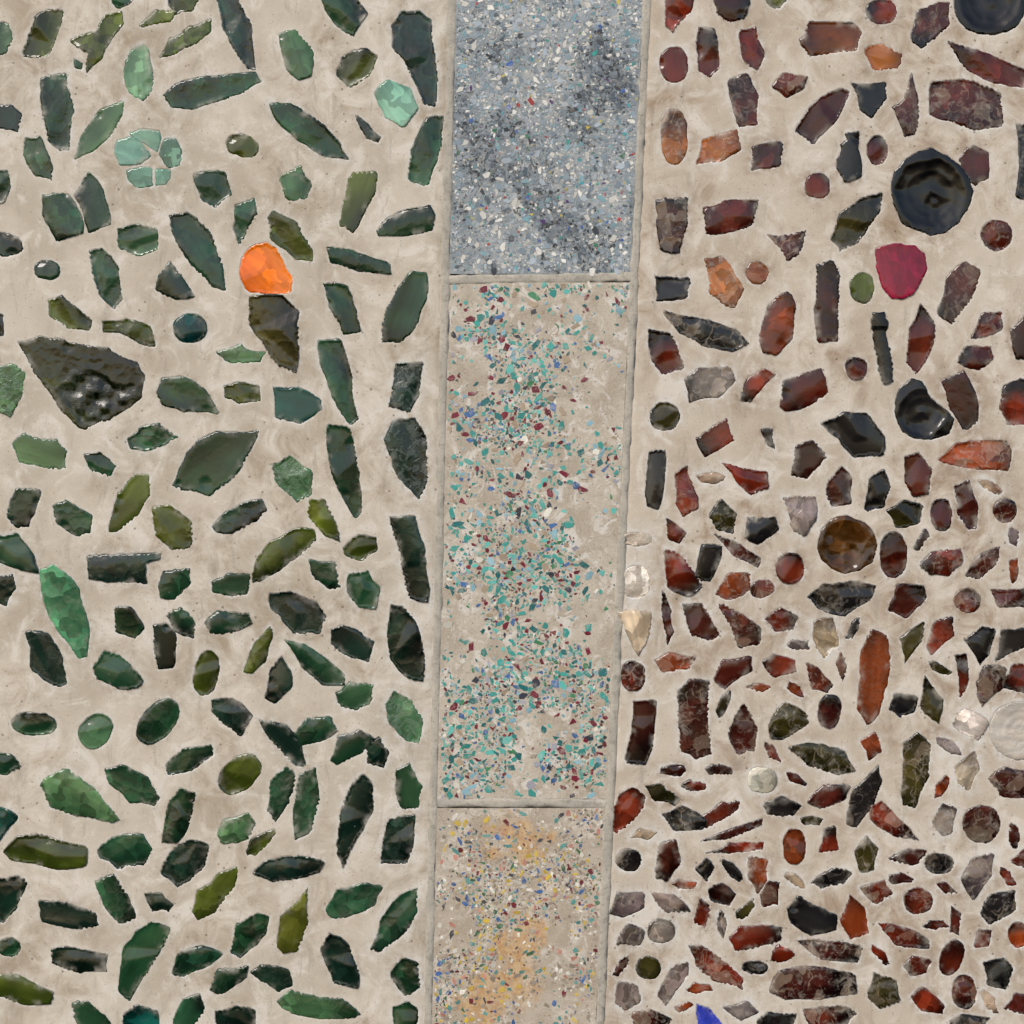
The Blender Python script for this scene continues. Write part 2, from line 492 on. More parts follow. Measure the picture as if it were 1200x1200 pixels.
# ------------------------------------------------------------------ node helpers
def newmat(name):
    m=bpy.data.materials.new(name); m.use_nodes=True; nt=m.node_tree
    b=nt.nodes['Principled BSDF']; return m,nt,b
class NB:
    def __init__(s,nt): s.nt=nt; s.pos=nt.nodes.new('ShaderNodeNewGeometry').outputs['Position']
    def noise(s,scale,detail=3,rough=.55,dist=0,vec=None,col=False):
        n=s.nt.nodes.new('ShaderNodeTexNoise'); n.inputs['Scale'].default_value=scale; n.inputs['Detail'].default_value=detail
        n.inputs['Roughness'].default_value=rough; n.inputs['Distortion'].default_value=dist
        s.nt.links.new(vec or s.pos,n.inputs['Vector']); return n.outputs['Color' if col else 'Fac']
    def vor(s,scale,feature='F1',out='Distance',vec=None):
        n=s.nt.nodes.new('ShaderNodeTexVoronoi'); n.feature=feature; n.inputs['Scale'].default_value=scale
        s.nt.links.new(vec or s.pos,n.inputs['Vector']); return n.outputs[out]
    def attr(s,name,out='Fac'):
        n=s.nt.nodes.new('ShaderNodeAttribute'); n.attribute_name=name; return n.outputs[out]
    def put(s,v,sock):
        if isinstance(v,bpy.types.NodeSocket): s.nt.links.new(v,sock)
        else: sock.default_value=v
    def math(s,op,a,b=0.0,clamp=False):
        n=s.nt.nodes.new('ShaderNodeMath'); n.operation=op; n.use_clamp=clamp
        s.put(a,n.inputs[0]); s.put(b,n.inputs[1]); return n.outputs[0]
    def ramp(s,v,a,b,lo=0.0,hi=1.0):
        n=s.nt.nodes.new('ShaderNodeMapRange'); n.interpolation_type='SMOOTHSTEP'
        s.put(v,n.inputs['Value']); n.inputs['From Min'].default_value=a; n.inputs['From Max'].default_value=b
        n.inputs['To Min'].default_value=lo; n.inputs['To Max'].default_value=hi; return n.outputs['Result']
    def mix(s,f,a,b,mode='MIX'):
        n=s.nt.nodes.new('ShaderNodeMix'); n.data_type='RGBA'; n.blend_type=mode
        s.put(f,n.inputs[0]); s.put(a,n.inputs[6]); s.put(b,n.inputs[7]); return n.outputs[2]
    def bump(s,h,strength,dist):
        n=s.nt.nodes.new('ShaderNodeBump'); n.inputs['Strength'].default_value=strength; n.inputs['Distance'].default_value=dist
        s.put(h,n.inputs['Height']); return n.outputs['Normal']
def C(r,g,b): return tuple(float(q) for q in s2l((r,g,b)))+(1.0,)

def mortar_mat(name,c1,c2,c3,stain):
    m,nt,b=newmat(name); k=NB(nt)
    col=k.mix(k.ramp(k.noise(8,4,.6,.4),.4,.62),c1,c2)
    n2=k.noise(24,5,.68,.8)
    col=k.mix(k.ramp(n2,.48,.66,0,.85),col,c3)
    big=k.noise(5,2)
    st=k.math('MULTIPLY',k.ramp(n2,.52,.32),k.ramp(big,.4,.58))
    col=k.mix(k.math('MULTIPLY',st,.75),col,stain)
    n3=k.noise(90,4,.65)
    col=k.mix(k.math('MULTIPLY',k.attr('dirt'),k.ramp(n3,.3,.6,0,.9)),col,stain)
    col=k.mix(k.math('MULTIPLY',k.attr('halo'),k.ramp(n3,.7,.36)),col,C(214,212,206))
    mp=nt.nodes.new('ShaderNodeMapping'); mp.inputs['Scale'].default_value=(1,1,.28); mp.inputs['Rotation'].default_value=(0,.5,0)
    nt.links.new(k.pos,mp.inputs['Vector'])
    col=k.mix(k.ramp(k.noise(60,4,.7,.6,vec=mp.outputs[0]),.56,.7,0,.42),col,C(152,143,130))
    g=k.noise(650,3,.7); col=k.mix(k.ramp(g,.26,.46,.3,0),col,C(106,97,84))
    col=k.mix(k.ramp(g,.58,.74,0,.28),col,C(232,228,217))
    vn_=nt.nodes.new('ShaderNodeTexVoronoi'); vn_.inputs['Scale'].default_value=300; nt.links.new(k.pos,vn_.inputs['Vector'])
    sep=nt.nodes.new('ShaderNodeSeparateColor'); nt.links.new(vn_.outputs['Color'],sep.inputs[0])
    spot=k.ramp(vn_.outputs['Distance'],.12,.32,1,0)
    col=k.mix(k.math('MULTIPLY',k.math('MULTIPLY',spot,k.ramp(sep.outputs[0],.9,.92)),.5),col,C(98,90,80))
    pit=k.math('MULTIPLY',k.ramp(k.vor(70),.06,.13,1,0),k.ramp(big,.45,.55))
    col=k.mix(k.math('MULTIPLY',pit,.6),col,C(84,74,62))
    nt.links.new(col,b.inputs['Base Color'])
    b.inputs['Roughness'].default_value=.85; b.inputs['Specular IOR Level'].default_value=.25
    h=k.math('ADD',n3,k.math('MULTIPLY',g,.25)); h=k.math('SUBTRACT',h,k.math('MULTIPLY',pit,.5))
    nt.links.new(k.bump(h,.3,.0012),b.inputs['Normal']); return m
MORT_L=mortar_mat('tan_mortar',C(204,193,176),C(188,177,159),C(219,212,200),C(156,139,117))
MORT_R=mortar_mat('warm_mortar',C(202,190,173),C(186,172,153),C(217,209,197),C(146,122,98))

def glass_mat():
    m,nt,b=newmat('weathered_bottle_glass'); k=NB(nt)
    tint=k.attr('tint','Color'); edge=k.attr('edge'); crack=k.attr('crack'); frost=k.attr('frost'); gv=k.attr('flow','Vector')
    clean=k.attr('clean'); facet_glint=k.attr('facet_glint')
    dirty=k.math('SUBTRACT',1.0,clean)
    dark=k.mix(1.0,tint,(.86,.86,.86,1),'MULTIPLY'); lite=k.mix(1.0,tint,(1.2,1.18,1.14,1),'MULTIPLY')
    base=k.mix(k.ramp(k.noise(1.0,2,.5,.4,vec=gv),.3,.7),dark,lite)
    wv=nt.nodes.new('ShaderNodeVectorMath'); wv.operation='MULTIPLY_ADD'
    nt.links.new(k.noise(40,2,.6,col=True),wv.inputs[0]); wv.inputs[1].default_value=(.03,.03,.03); nt.links.new(k.pos,wv.inputs[2])
    fv=nt.nodes.new('ShaderNodeTexVoronoi'); fv.inputs['Scale'].default_value=62; nt.links.new(wv.outputs[0],fv.inputs['Vector'])
    fs=nt.nodes.new('ShaderNodeSeparateColor'); nt.links.new(fv.outputs['Color'],fs.inputs[0])
    glint_tone=k.math('ADD',.62,k.math('MULTIPLY',k.math('POWER',fs.outputs[0],2.2),1.4))  # light and dark cells paint the inner glints of broken glass into its colour
    tc=nt.nodes.new('ShaderNodeCombineColor'); [nt.links.new(glint_tone,tc.inputs[q]) for q in range(3)]
    base=k.mix(facet_glint,base,k.mix(1.0,base,tc.outputs[0],'MULTIPLY'))
    rim=k.noise(300,2,.6)
    e=k.math('ADD',edge,k.math('MULTIPLY',k.math('SUBTRACT',rim,.5),2.6))
    patch=k.noise(38,3,.6)
    chip=k.math('MULTIPLY',k.ramp(e,.0,1.0,1,0),k.ramp(patch,.42,.6,.1,1))
    col=k.mix(k.math('MULTIPLY',chip,.55),base,k.mix(.55,tint,C(190,186,174)))
    crust=k.noise(90,4,.7,1.0)
    fr=k.math('MULTIPLY',frost,k.ramp(crust,.46,.6))
    col=k.mix(k.math('MULTIPLY',fr,.32),col,k.mix(.5,tint,C(150,164,148)))
    sm=k.math('MULTIPLY',k.math('MULTIPLY',k.ramp(patch,.5,.68),k.ramp(edge,9,0)),dirty)
    col=k.mix(k.math('MULTIPLY',sm,.5),col,C(184,177,164))
    cr=k.math('MULTIPLY',k.ramp(k.vor(26,'DISTANCE_TO_EDGE',vec=wv.outputs[0]),.0,.03,1,0),crack)
    cr=k.math('MULTIPLY',cr,k.ramp(patch,.42,.58,.0,1))
    col=k.mix(k.math('MULTIPLY',cr,.5),col,k.mix(.5,tint,C(214,190,156)))
    fl=k.math('MULTIPLY',crack,k.ramp(fs.outputs[1],.78,.9))
    col=k.mix(k.math('MULTIPLY',fl,.25),col,C(190,168,144))
    hz=k.math('MULTIPLY',crack,k.ramp(crust,.5,.68))
    col=k.mix(k.math('MULTIPLY',hz,.4),col,C(186,176,164))
    col=k.mix(k.math('MULTIPLY',k.ramp(rim,.7,.8,0,.3),dirty),col,C(186,182,172))
    nt.links.new(col,b.inputs['Base Color'])
    r=k.math('ADD',k.ramp(patch,.35,.75,.04,.18),k.math('MULTIPLY',k.math('ADD',k.math('ADD',chip,fr),sm),.35))
    nt.links.new(r,b.inputs['Roughness'])
    b.inputs['IOR'].default_value=1.52
    h=k.math('ADD',k.math('MULTIPLY',patch,.4),k.math('MULTIPLY',k.math('ADD',chip,fr),rim))
    h=k.math('SUBTRACT',h,k.math('MULTIPLY',cr,.4))
    h=k.math('ADD',h,k.math('MULTIPLY',k.math('MULTIPLY',facet_glint,fv.outputs['Distance']),1.5))
    nt.links.new(k.bump(h,.45,.001),b.inputs['Normal']); return m
GLASS=glass_mat()

def mesh_attr(me,name,vals):
    a=me.attributes.new(name,'FLOAT','POINT'); a.data.foreach_set('value',np.asarray(vals,dtype=np.float32))
def mesh_col(me,name,vals):
    a=me.color_attributes.new(name,'FLOAT_COLOR','POINT'); v=np.ones((len(vals),4),np.float32); v[:,:3]=vals; a.data.foreach_set('color',v.ravel())

def shape_word(L,W,rnd):
    if rnd: return 'round' if L/W<1.25 else 'oval'
    if L/W>2.6: return 'long narrow'
    if L/W>1.6: return 'elongated'
    return 'chunky'
CRUST=np.array([(62,456),(78,440),(92,424),(104,436),(118,440),(134,450),(160,452),(162,466),(132,486),(98,498),(82,480)],float)
def build_shard(i,s):
    r=random.Random(i*13+5); O=s['O']; code=s['code'][0]; fl=s['code'][1:]
    c=O.mean(0); X=O[:,0]-c[0]; Y=-(O[:,1]-c[1])
    cov=np.cov(np.stack([X,Y])); w,v=np.linalg.eigh(cov)
    ax=v[:,1]; pr=np.array([-ax[1],ax[0]])
    Ls=X*ax[0]+Y*ax[1]; Ts=X*pr[0]+Y*pr[1]; hl=(Ls.max()-Ls.min())/2; hw=(Ts.max()-Ts.min())/2
    tm=(Ts.max()+Ts.min())/2; lm=(Ls.max()+Ls.min())/2
    step=2.1
    gx,gy=np.meshgrid(np.arange(X.min(),X.max(),step),np.arange(Y.min(),Y.max(),step))
    gx=gx+(rng.random(gx.shape)-.5)*.4; gy=gy+(rng.random(gy.shape)-.5)*.4
    PL=np.stack([X,Y],1); d=-seg_dist(gx,gy,PL); ok=d>1.1
    gx=gx[ok];gy=gy[ok]
    n=len(PL); vs=[Vector(p) for p in PL]+[Vector((a,b)) for a,b in zip(gx,gy)]
    ed=[(a,(a+1)%n) for a in range(n)]
    res=delaunay_2d_cdt(vs,ed,[],1,1e-4)
    V=np.array([[p.x,p.y] for p in res[0]]); F=[list(f) for f in res[2]]
    e=np.maximum(0,-seg_dist(V[:,0],V[:,1],PL))
    t=((V[:,0]*pr[0]+V[:,1]*pr[1])-tm)/hw; l=((V[:,0]*ax[0]+V[:,1]*ax[1])-lm)/hl
    R=r.uniform(45,110); sag=min(hw*hw/(2*R),1.8)
    h=.20+.06*(1-np.exp(-e/.8))
    if 'b' in fl:
        wob=(fbm(V[:,0],V[:,1],26,i%17)-.5)
        rr=np.hypot(V[:,0]-X.mean(),V[:,1]-Y.mean())/((hl+hw)/2)+wob*.18
        dp=1.8 if code=='S' else 3.8
        h=h+.5*np.exp(-((rr-.86)/.08)**2)-dp*np.clip(1-(rr/.82)**2,0,1)+.4*dp*np.exp(-((rr)/.24)**2)+wob*2.0*np.clip(e/6,0,1)+.35*np.exp(-((rr-.55)/.06)**2)
        if code=='S': h=h+.25*np.cos(rr*26)*np.clip(e/3,0,1)
        a0=r.uniform(0,6.28); sec=np.cos(np.arctan2(V[:,1],V[:,0])-a0)
        h=h-np.clip((sec-.6)*3,0,1)*np.clip(e/5,0,1)*(.6+vn(V[:,0],V[:,1],7,4)*.9)
        if code=='H': h=h+(vn(V[:,0],V[:,1],9,14)-.5)*2.2*np.clip(e/5,0,1)
    elif 'n' in fl:
        h=h+sag*2.0*(1-t*t)+np.where(V[:,1]>22,1.2,0)
    else:
        q=r.random()
        if q<.4: h=h+sag*(1-np.clip(t*t,0,1))
        elif q<.6: h=h+.4*sag*np.clip(t+r.choice([-.3,.3]),-1,1)**2
        h=h+e.clip(0,5)/5*(l*r.uniform(-.45,.45)+t*r.uniform(-.45,.45))
        if code not in 'ML' and (r.random()<.65 or code=='X'):
            best=None
            for _ in range(r.choice([2,3,4])):
                a=r.uniform(0,6.28); sl=r.uniform(.05,.2); o=r.uniform(.0,.8)
                pl=o+sl*(V[:,0]*math.cos(a)+V[:,1]*math.sin(a))
                best=pl if best is None else np.minimum(best,pl)
            h=np.minimum(h+best.clip(-1.4,1.0)*np.clip(e/2,0,1),h+1)
        for _ in range(r.choice([0,0,1,1,2]) if code not in 'ML' else 0):
            q=r.randrange(len(PL)); rad=r.uniform(4,9); px,py=PL[q]*r.uniform(.7,1.05)
            dd=np.hypot(V[:,0]-px,V[:,1]-py)/rad
            h=h-r.uniform(.6,1.3)*np.clip(1-dd*dd,0,1)+.1*np.cos(dd*12)*np.clip(1-dd,0,1)
    k=None
    if 'r' in fl:
        k=np.clip(-seg_dist(V[:,0]+c[0],c[1]-V[:,1],CRUST)/6+ (vn(V[:,0],V[:,1],8,7)-.4)*1.4,0,1)
        h=h+k*(-.6+(vn(V[:,0],V[:,1],10,6)-.5)*4.0)*np.clip(e/4,0,1)
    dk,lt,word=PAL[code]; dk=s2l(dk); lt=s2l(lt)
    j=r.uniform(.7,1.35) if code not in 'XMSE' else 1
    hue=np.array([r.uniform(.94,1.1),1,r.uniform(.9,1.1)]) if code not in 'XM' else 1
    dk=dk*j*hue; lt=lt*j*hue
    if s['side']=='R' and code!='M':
        c0=r.uniform(-.6,.6); m=np.clip(.95-.6*((l-c0)/r.uniform(.7,1.2))**2-.25*t*t,0,1)  # glass thickness tone plus translucent inner glow painted in: bright core, darker ends
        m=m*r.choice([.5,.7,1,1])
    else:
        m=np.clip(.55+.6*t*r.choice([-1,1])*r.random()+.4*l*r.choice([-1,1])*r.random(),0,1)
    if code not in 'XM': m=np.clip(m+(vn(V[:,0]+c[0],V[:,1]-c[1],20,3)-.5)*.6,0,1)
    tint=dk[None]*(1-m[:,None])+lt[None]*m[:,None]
    frost=np.full(len(V),.9 if 's' in fl else r.choice([0,0,.0,.2])*(code not in 'XM' and 'b' not in fl))
    if k is not None:
        frost=k*.45; tint=tint*(1-.3*k[:,None])
    if code=='S': frost=frost*0+1
    edges=set()
    for f in F:
        for a,b2 in zip(f,f[1:]+f[:1]): edges.add((a,b2))
    nV=len(V); bed=[(a,b2) for (a,b2) in edges if (b2,a) not in edges]
    ring={}
    verts=[(x*MM,-hh*MM,y*MM) for x,y,hh in zip(V[:,0],V[:,1],h)]
    for a,b2 in bed:
        for q in (a,b2):
            if q not in ring:
                ring[q]=len(verts); verts.append((V[q,0]*MM,6*MM,V[q,1]*MM))
    f=F[0]; ar=sum(V[f[q],0]*V[f[(q+1)%len(f)],1]-V[f[(q+1)%len(f)],0]*V[f[q],1] for q in range(len(f)))
    if ar<0: F=[f[::-1] for f in F]; bed=[(b2,a) for a,b2 in bed]
    sides=[(b2,a,ring[a],ring[b2]) for a,b2 in bed]
    nm='broken_bottle' if ('n' in fl or 'b' in fl) else ('green_glass_shard' if s['side']=='L' and code!='X' else 'orange_glass_shard' if code=='X' else 'magenta_glass_shard' if code=='M' else 'blue_glass_shard' if code=='U' else 'brown_glass_shard')
    me=bpy.data.meshes.new(nm); me.from_pydata(verts,[],F+sides)
    me.polygons.foreach_set('use_smooth',[True]*len(F)+[False]*len(sides))
    ext=len(verts)-nV; rk=list(ring.keys())
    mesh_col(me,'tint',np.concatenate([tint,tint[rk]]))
    mesh_attr(me,'edge',np.concatenate([e,np.zeros(ext)]))
    mesh_attr(me,'crack',np.full(len(verts),r.uniform(.7,1) if 'c' in fl else (0.0 if (r.random()<.8 or s['side']=='L' or code=='M' or 'b' in fl) else .5)))
    mesh_attr(me,'clean',np.full(len(verts),1.0 if ((('b' in fl) and code=='N') or code in 'XM') else r.choice([0,.0,.3,.6])))
    mesh_attr(me,'facet_glint',np.full(len(verts),.35 if code in 'XM' else 0.0 if (code in 'NS' and 'c' not in fl) else .8 if ('c' in fl or 'r' in fl or code=='H') else r.choice([0,.3,.6,.8]) if s['side']=='R' else r.choice([0,.3,.5,.7,.9])))
    mesh_attr(me,'frost',np.concatenate([frost,np.zeros(ext)]))
    fvv=np.stack([l*hl*.02,t*hw*.12,np.full(nV,i*3.7)],1); fvv=np.concatenate([fvv,fvv[rk]]).astype(np.float32)
    a=me.attributes.new('flow','FLOAT_VECTOR','POINT'); a.data.foreach_set('vector',fvv.ravel())
    me.materials.append(GLASS); me.update()
    ob=bpy.data.objects.new(nm,me); COL.objects.link(ob); ob.location=(WX(c[0]),0,WZ(c[1]))
    big='large ' if hl*hw>900 else ('small ' if hl*hw<200 else '')
    sw=shape_word(hl,hw,s['round'])
    if 'n' in fl: ob['label']='black glass bottle neck with ringed lip set in mortar'; ob['category']='bottle neck'
    elif 'b' in fl: ob['label']=f'{word} glass bottle base, round and chipped, set in mortar'; ob['category']='bottle base'; ob['group']='bottle bases set in mortar'
    else:
        ext2='cracked ' if 'c' in fl else 'frosted ' if 's' in fl else ''
        ob['label']=f'{big}{sw} {ext2}{word} glass shard set in tan mortar'; ob['category']='glass shard'
        if code not in 'XMU': ob['group']='green glass shards set in the wall' if s['side']=='L' else 'brown glass shards set in the wall'
    return ob
for i,s in enumerate(SH): build_shard(i,s)

# ------------------------------------------------------------------ wall
def part(nm,me,parent,label=None):
    ob=bpy.data.objects.new(nm,me); COL.objects.link(ob); ob.parent=parent
    if label: ob['label']=label
    return ob
wall=bpy.data.objects.new('wall',None); COL.objects.link(wall)
wall['label']='tan mortar wall with terrazzo band and embedded glass'; wall['category']='wall'

def grid_mesh(nm,XX,YY,H,mat,attrs):
    ny,nx=XX.shape
    co=np.stack([XX*MM,-H*MM,ZB+(1200-YY)*MM],-1).reshape(-1,3).astype(np.float32)
    idx=np.arange(ny*nx).reshape(ny,nx)
    a=idx[:-1,:-1].ravel();b=idx[:-1,1:].ravel();c=idx[1:,1:].ravel();d=idx[1:,:-1].ravel()
    q=np.stack([a,d,c,b],1).astype(np.int32)
    me=bpy.data.meshes.new(nm); me.vertices.add(len(co)); me.vertices.foreach_set('co',co.ravel())
    me.loops.add(q.size); me.loops.foreach_set('vertex_index',q.ravel())
    me.polygons.add(len(q)); me.polygons.foreach_set('loop_start',np.arange(0,q.size,4,dtype=np.int32))
    me.polygons.foreach_set('loop_total',np.full(len(q),4,np.int32))
    me.polygons.foreach_set('use_smooth',np.ones(len(q),bool))
    me.update(calc_edges=True); me.validate()
    for k,v in attrs.items(): mesh_attr(me,k,v.ravel())
    me.materials.append(mat); return me

ys=np.concatenate([np.arange(-300,-12,12.),np.arange(-12,1212,1.2),np.arange(1212,1500,12.)])
def mortar(side):
    if side=='L':
        u=np.concatenate([np.linspace(-300,-12,24)[:-1],np.arange(-12,510,1.2),[510.]])
        XX=np.zeros((len(ys),len(u)))
        for j,y in enumerate(ys): XX[j]=np.interp(u,[-300,380,510],[-300,380,trimL(y)+1.5])
    else:
        u=np.concatenate([np.arange(725,1212,1.2),np.linspace(1212,1500,24)])
        XX=np.zeros((len(ys),len(u)))
        for j,y in enumerate(ys): XX[j]=np.interp(u,[725,880,1500],[trimR(y)+TW-1.5,880,1500])
    YY=np.repeat(ys[:,None],len(u),1)
    D=np.full(XX.shape,60.0); HS=np.zeros(XX.shape); DS=np.zeros(XX.shape)
    r=random.Random(3)
    for i,s in enumerate(SH):
        if s['side']!=side: continue
        O=s['O']; x0,y0=O.min(0)-18; x1,y1=O.max(0)+18
        rows=np.where((ys>y0)&(ys<y1))[0]
        if len(rows)==0: continue
        sub=slice(rows[0],rows[-1]+1)
        xs=XX[sub]; msk=(xs>x0)&(xs<x1); cols=np.where(msk.any(0))[0]
        if len(cols)==0: continue
        cs=slice(cols[0],cols[-1]+1)
        d=seg_dist(XX[sub,cs],YY[sub,cs],O)
        hs=r.uniform(.4,1)*np.exp(-np.maximum(d,0)/r.uniform(1.5,4.5))
        mx,my=s['P'].mean(0)
        if side=='R' and (mx<830 or my>1000): hs=hs*1.4
        if side=='L' and mx>440 and my>400: hs=np.maximum(hs,.95*np.exp(-np.maximum(d,0)/6))
        if s['code'][0] in 'WVS': hs=np.exp(-np.maximum(d,0)/7)
        ds=r.choice([0,0,.2,.4,.9] if side=='R' else [0,0,.1,.3,.6])*np.exp(-np.maximum(d,0)/r.uniform(4,11)) if s['code'][0] not in 'WVS' else 0*d
        D[sub,cs]=np.minimum(D[sub,cs],d); HS[sub,cs]=np.maximum(HS[sub,cs],hs); DS[sub,cs]=np.maximum(DS[sub,cs],ds)
    dn=D+(vn(XX,YY,3.0,21)-.5)*.8+(vn(XX,YY,14,22)-.5)*1.2+.35
    H=np.where(dn>0,.26+.08*np.exp(-np.maximum(dn,0)/3.0),.34+dn*2.6)
    H=np.maximum(H,-8.0)
    H=H+(fbm(XX,YY,60,30)-.5)*1.2*np.clip(dn/12,0,1)+(fbm(XX,YY,9,33)-.5)*.25
    e=trimL(YY)-XX if side=='L' else XX-(trimR(YY)+TW)
    H=H-.8*np.exp(-np.maximum(e,0)/2.0)
    me=grid_mesh('mortar_panel',XX,YY,H,MORT_L if side=='L' else MORT_R,{'halo':np.clip(HS,0,1),'dirt':np.clip(DS,0,1)})
    part('mortar_panel',me,wall,'tan mortar field holding green glass' if side=='L' else 'warm tan mortar field holding brown glass')
mortar('L'); mortar('R')

# ------------------------------------------------------------------ terrazzo
def terr_mat(name,c1,c2,c3,c4=None,c5=None,dk=C(96,88,78),gs=.5):
    m,nt,b=newmat(name); k=NB(nt)
    col=k.mix(k.ramp(k.noise(25,4,.65,.6),.4,.6),c1,c2)
    n2=k.noise(45,4,.7,.9)
    col=k.mix(k.ramp(n2,.5,.64,0,.9),col,c3)
    if c4:
        col=k.mix(k.attr('ochre'),col,k.mix(k.ramp(k.noise(90,4,.7),.4,.62),c4,c5))
    g=k.noise(380,3,.7)
    col=k.mix(k.ramp(g,.3,.46,gs,0),col,dk)
    col=k.mix(k.ramp(g,.56,.7,0,gs),col,C(226,222,210))
    pit=k.math('MULTIPLY',k.ramp(k.vor(160),.12,.2,1,0),k.ramp(n2,.45,.55))
    col=k.mix(k.math('MULTIPLY',pit,.5),col,C(78,68,56))
    nt.links.new(col,b.inputs['Base Color']); b.inputs['Roughness'].default_value=.7
    nt.links.new(k.bump(k.math('SUBTRACT',g,pit),.4,.001),b.inputs['Normal']); return m
T1=terr_mat('grey_terrazzo',C(156,161,162),C(132,140,144),C(190,187,178),C(76,84,92),C(114,124,132),dk=C(78,84,90))
T2=terr_mat('beige_terrazzo',C(192,181,164),C(174,161,143),C(214,208,198),gs=.45)
T3=terr_mat('ochre_terrazzo',C(186,174,157),C(172,158,140),C(206,197,183),C(184,136,78),C(206,172,120),gs=.35)
def chip_mat():
    m,nt,b=newmat('glass_chip_mix'); k=NB(nt)
    t=k.attr('tint','Color'); col=k.mix(k.ramp(k.noise(500,2,.6),.3,.7,0,.25),t,k.mix(.6,t,C(80,78,74)))
    col=k.mix(k.ramp(k.noise(110,4,.7),.5,.64,0,.5),col,k.mix(.85,t,C(188,180,166)))
    nt.links.new(col,b.inputs['Base Color']); b.inputs['Roughness'].default_value=.35
    return m
CH=chip_mat()

def chips(nm,n,region,size,dens,pal,parent,label,seed,h0=.3,stretch=2.2,tight=.7):
    r=random.Random(seed); cell={}; verts=[];faces=[];cols=[]; cnt=0; tries=0
    x0,x1,y0,y1=region
    while cnt<n and tries<n*12:
        tries+=1
        y=r.uniform(y0,y1); x=r.uniform(x0(y),x1(y))
        if r.random()>dens(x,y): continue
        rad=size(r); key=(int(x//10),int(y//10)); bad=False
        for a in (-1,0,1):
            for b in (-1,0,1):
                for (qx,qy,qr) in cell.get((key[0]+a,key[1]+b),()):
                    if (qx-x)**2+(qy-y)**2<((qr+rad)*tight)**2: bad=True;break
                if bad:break
            if bad:break
        if bad or x-rad<x0(y) or x+rad>x1(y): continue
        cell.setdefault(key,[]).append((x,y,rad)); cnt+=1
        kk=r.choice([3,4,4,5,5,6]); st=r.uniform(1,stretch)**.5; ang=r.uniform(0,math.pi); ca,sa=math.cos(ang),math.sin(ang)
        a0=r.uniform(0,6.28); hh=h0+r.uniform(-.12,.15); col=s2l(pal(r,x,y))*r.uniform(.75,1.25)
        base=len(verts); tx,ty=r.uniform(-.06,.06),r.uniform(-.06,.06)
        pts=[]
        for q in range(kk):
            t=a0+2*math.pi*(q+r.uniform(-.3,.3))/kk; rr=rad*r.uniform(.7,1.12)
            u=rr*math.cos(t)*st; w=rr*math.sin(t)/st
            pts.append((u*ca-w*sa,u*sa+w*ca))
        for (u,w) in pts: verts.append(((x+u)*MM,-(hh+u*tx+w*ty)*MM,ZB+(1200-y+w)*MM)); cols.append(col)
        for (u,w) in pts: verts.append(((x+u)*MM,.6*MM,ZB+(1200-y+w)*MM)); cols.append(col*.7)
        faces.append(tuple(range(base,base+kk)))
        for q in range(kk):
            p=(q+1)%kk; faces.append((base+p,base+q,base+kk+q,base+kk+p))
    me=bpy.data.meshes.new(nm); me.from_pydata(verts,[],faces); mesh_col(me,'tint',np.array(cols)); me.materials.append(CH); me.update()
    ob=bpy.data.objects.new(nm,me); COL.objects.link(ob)
    if parent: ob.parent=parent
    ob['label']=label; ob['kind']='stuff'; return ob

OCH=[(606,986,50,26),(645,982,30,16),(606,1122,28,44),(592,1160,44,22),(566,1182,44,20),(622,1104,20,26)]
def smudge(x,y):
    x=np.asarray(x,float); y=np.asarray(y,float)
    d=fbm(x+y*.5,y,60,60,4)*.5+vn(x-y*.6,y*.5,22,64)*.5
    return np.clip((d-.56)*6,0,.8)+np.clip(1-np.hypot((x-712)/46,(y-90)/80),0,1)*1.2*d*1.6+np.clip(1-np.hypot((x-600)/60,(y-60)/26),0,1)*d*1.1+np.clip(1-np.hypot((x-562)/40,(y-205)/40),0,1)*d*1.0+np.clip(1-np.hypot((x-690)/60,(y-275)/34),0,1)*d*1.3
def panel(y0,y1,mat,label,mode=3):
    yy=np.arange(y0,y1+1,2.5); yy[-1]=y1; u=np.linspace(0,1,90)
    XX=np.array([trimL(y)+TW-1+(trimR(y)-trimL(y)-TW+2)*u for y in yy]); YY=np.repeat(yy[:,None],90,1)
    H=(fbm(XX,YY,14,44)-.5)*.5
    if mode==3:
        och=np.zeros(XX.shape)
        for cx,cy,a,b in OCH: och=np.maximum(och,np.clip((1.35-1.3*np.hypot((XX-cx)/a,(YY-cy)/b)+(fbm(XX,YY,20,53,4)-.5)*2.6)*1.4,0,1))
        och=np.clip(och*(.1+fbm(XX,YY,8,50)*1.2),0,.8)
    elif mode==1: och=np.clip(smudge(XX,YY)*(.0+vn(XX,YY,5,58)*1.5),0,.8)
    else: och=np.zeros(XX.shape)
    me=grid_mesh('terrazzo_panel',XX,YY,H,mat,{'ochre':och})
    return part('terrazzo_panel',me,wall,label)
p1=panel(-300,321,T1,'grey blue terrazzo panel full of fine chips',1)
p2=panel(331,936,T2,'beige terrazzo panel with turquoise and maroon chips',2)
p3=panel(947,1500,T3,'ochre stained terrazzo panel with small colourful chips')
XL=lambda y:trimL(y)+TW; XR=lambda y:trimR(y)
def pal1(r,x,y):
    dark=r.random()<float(smudge(x,y))*.8
    v=r.random()
    if v<.05: return r.choice([(40,150,140),(60,100,170),(175,40,40),(200,180,60),(60,160,170),(80,40,110),(40,110,80)])
    if dark:
        return (40,48,56) if v<.45 else (76,90,102) if v<.72 else (126,138,148) if v<.9 else (206,204,196)
    return (218,216,208) if v<.28 else (166,178,188) if v<.55 else (128,144,156) if v<.8 else (84,96,106) if v<.92 else (116,156,166)
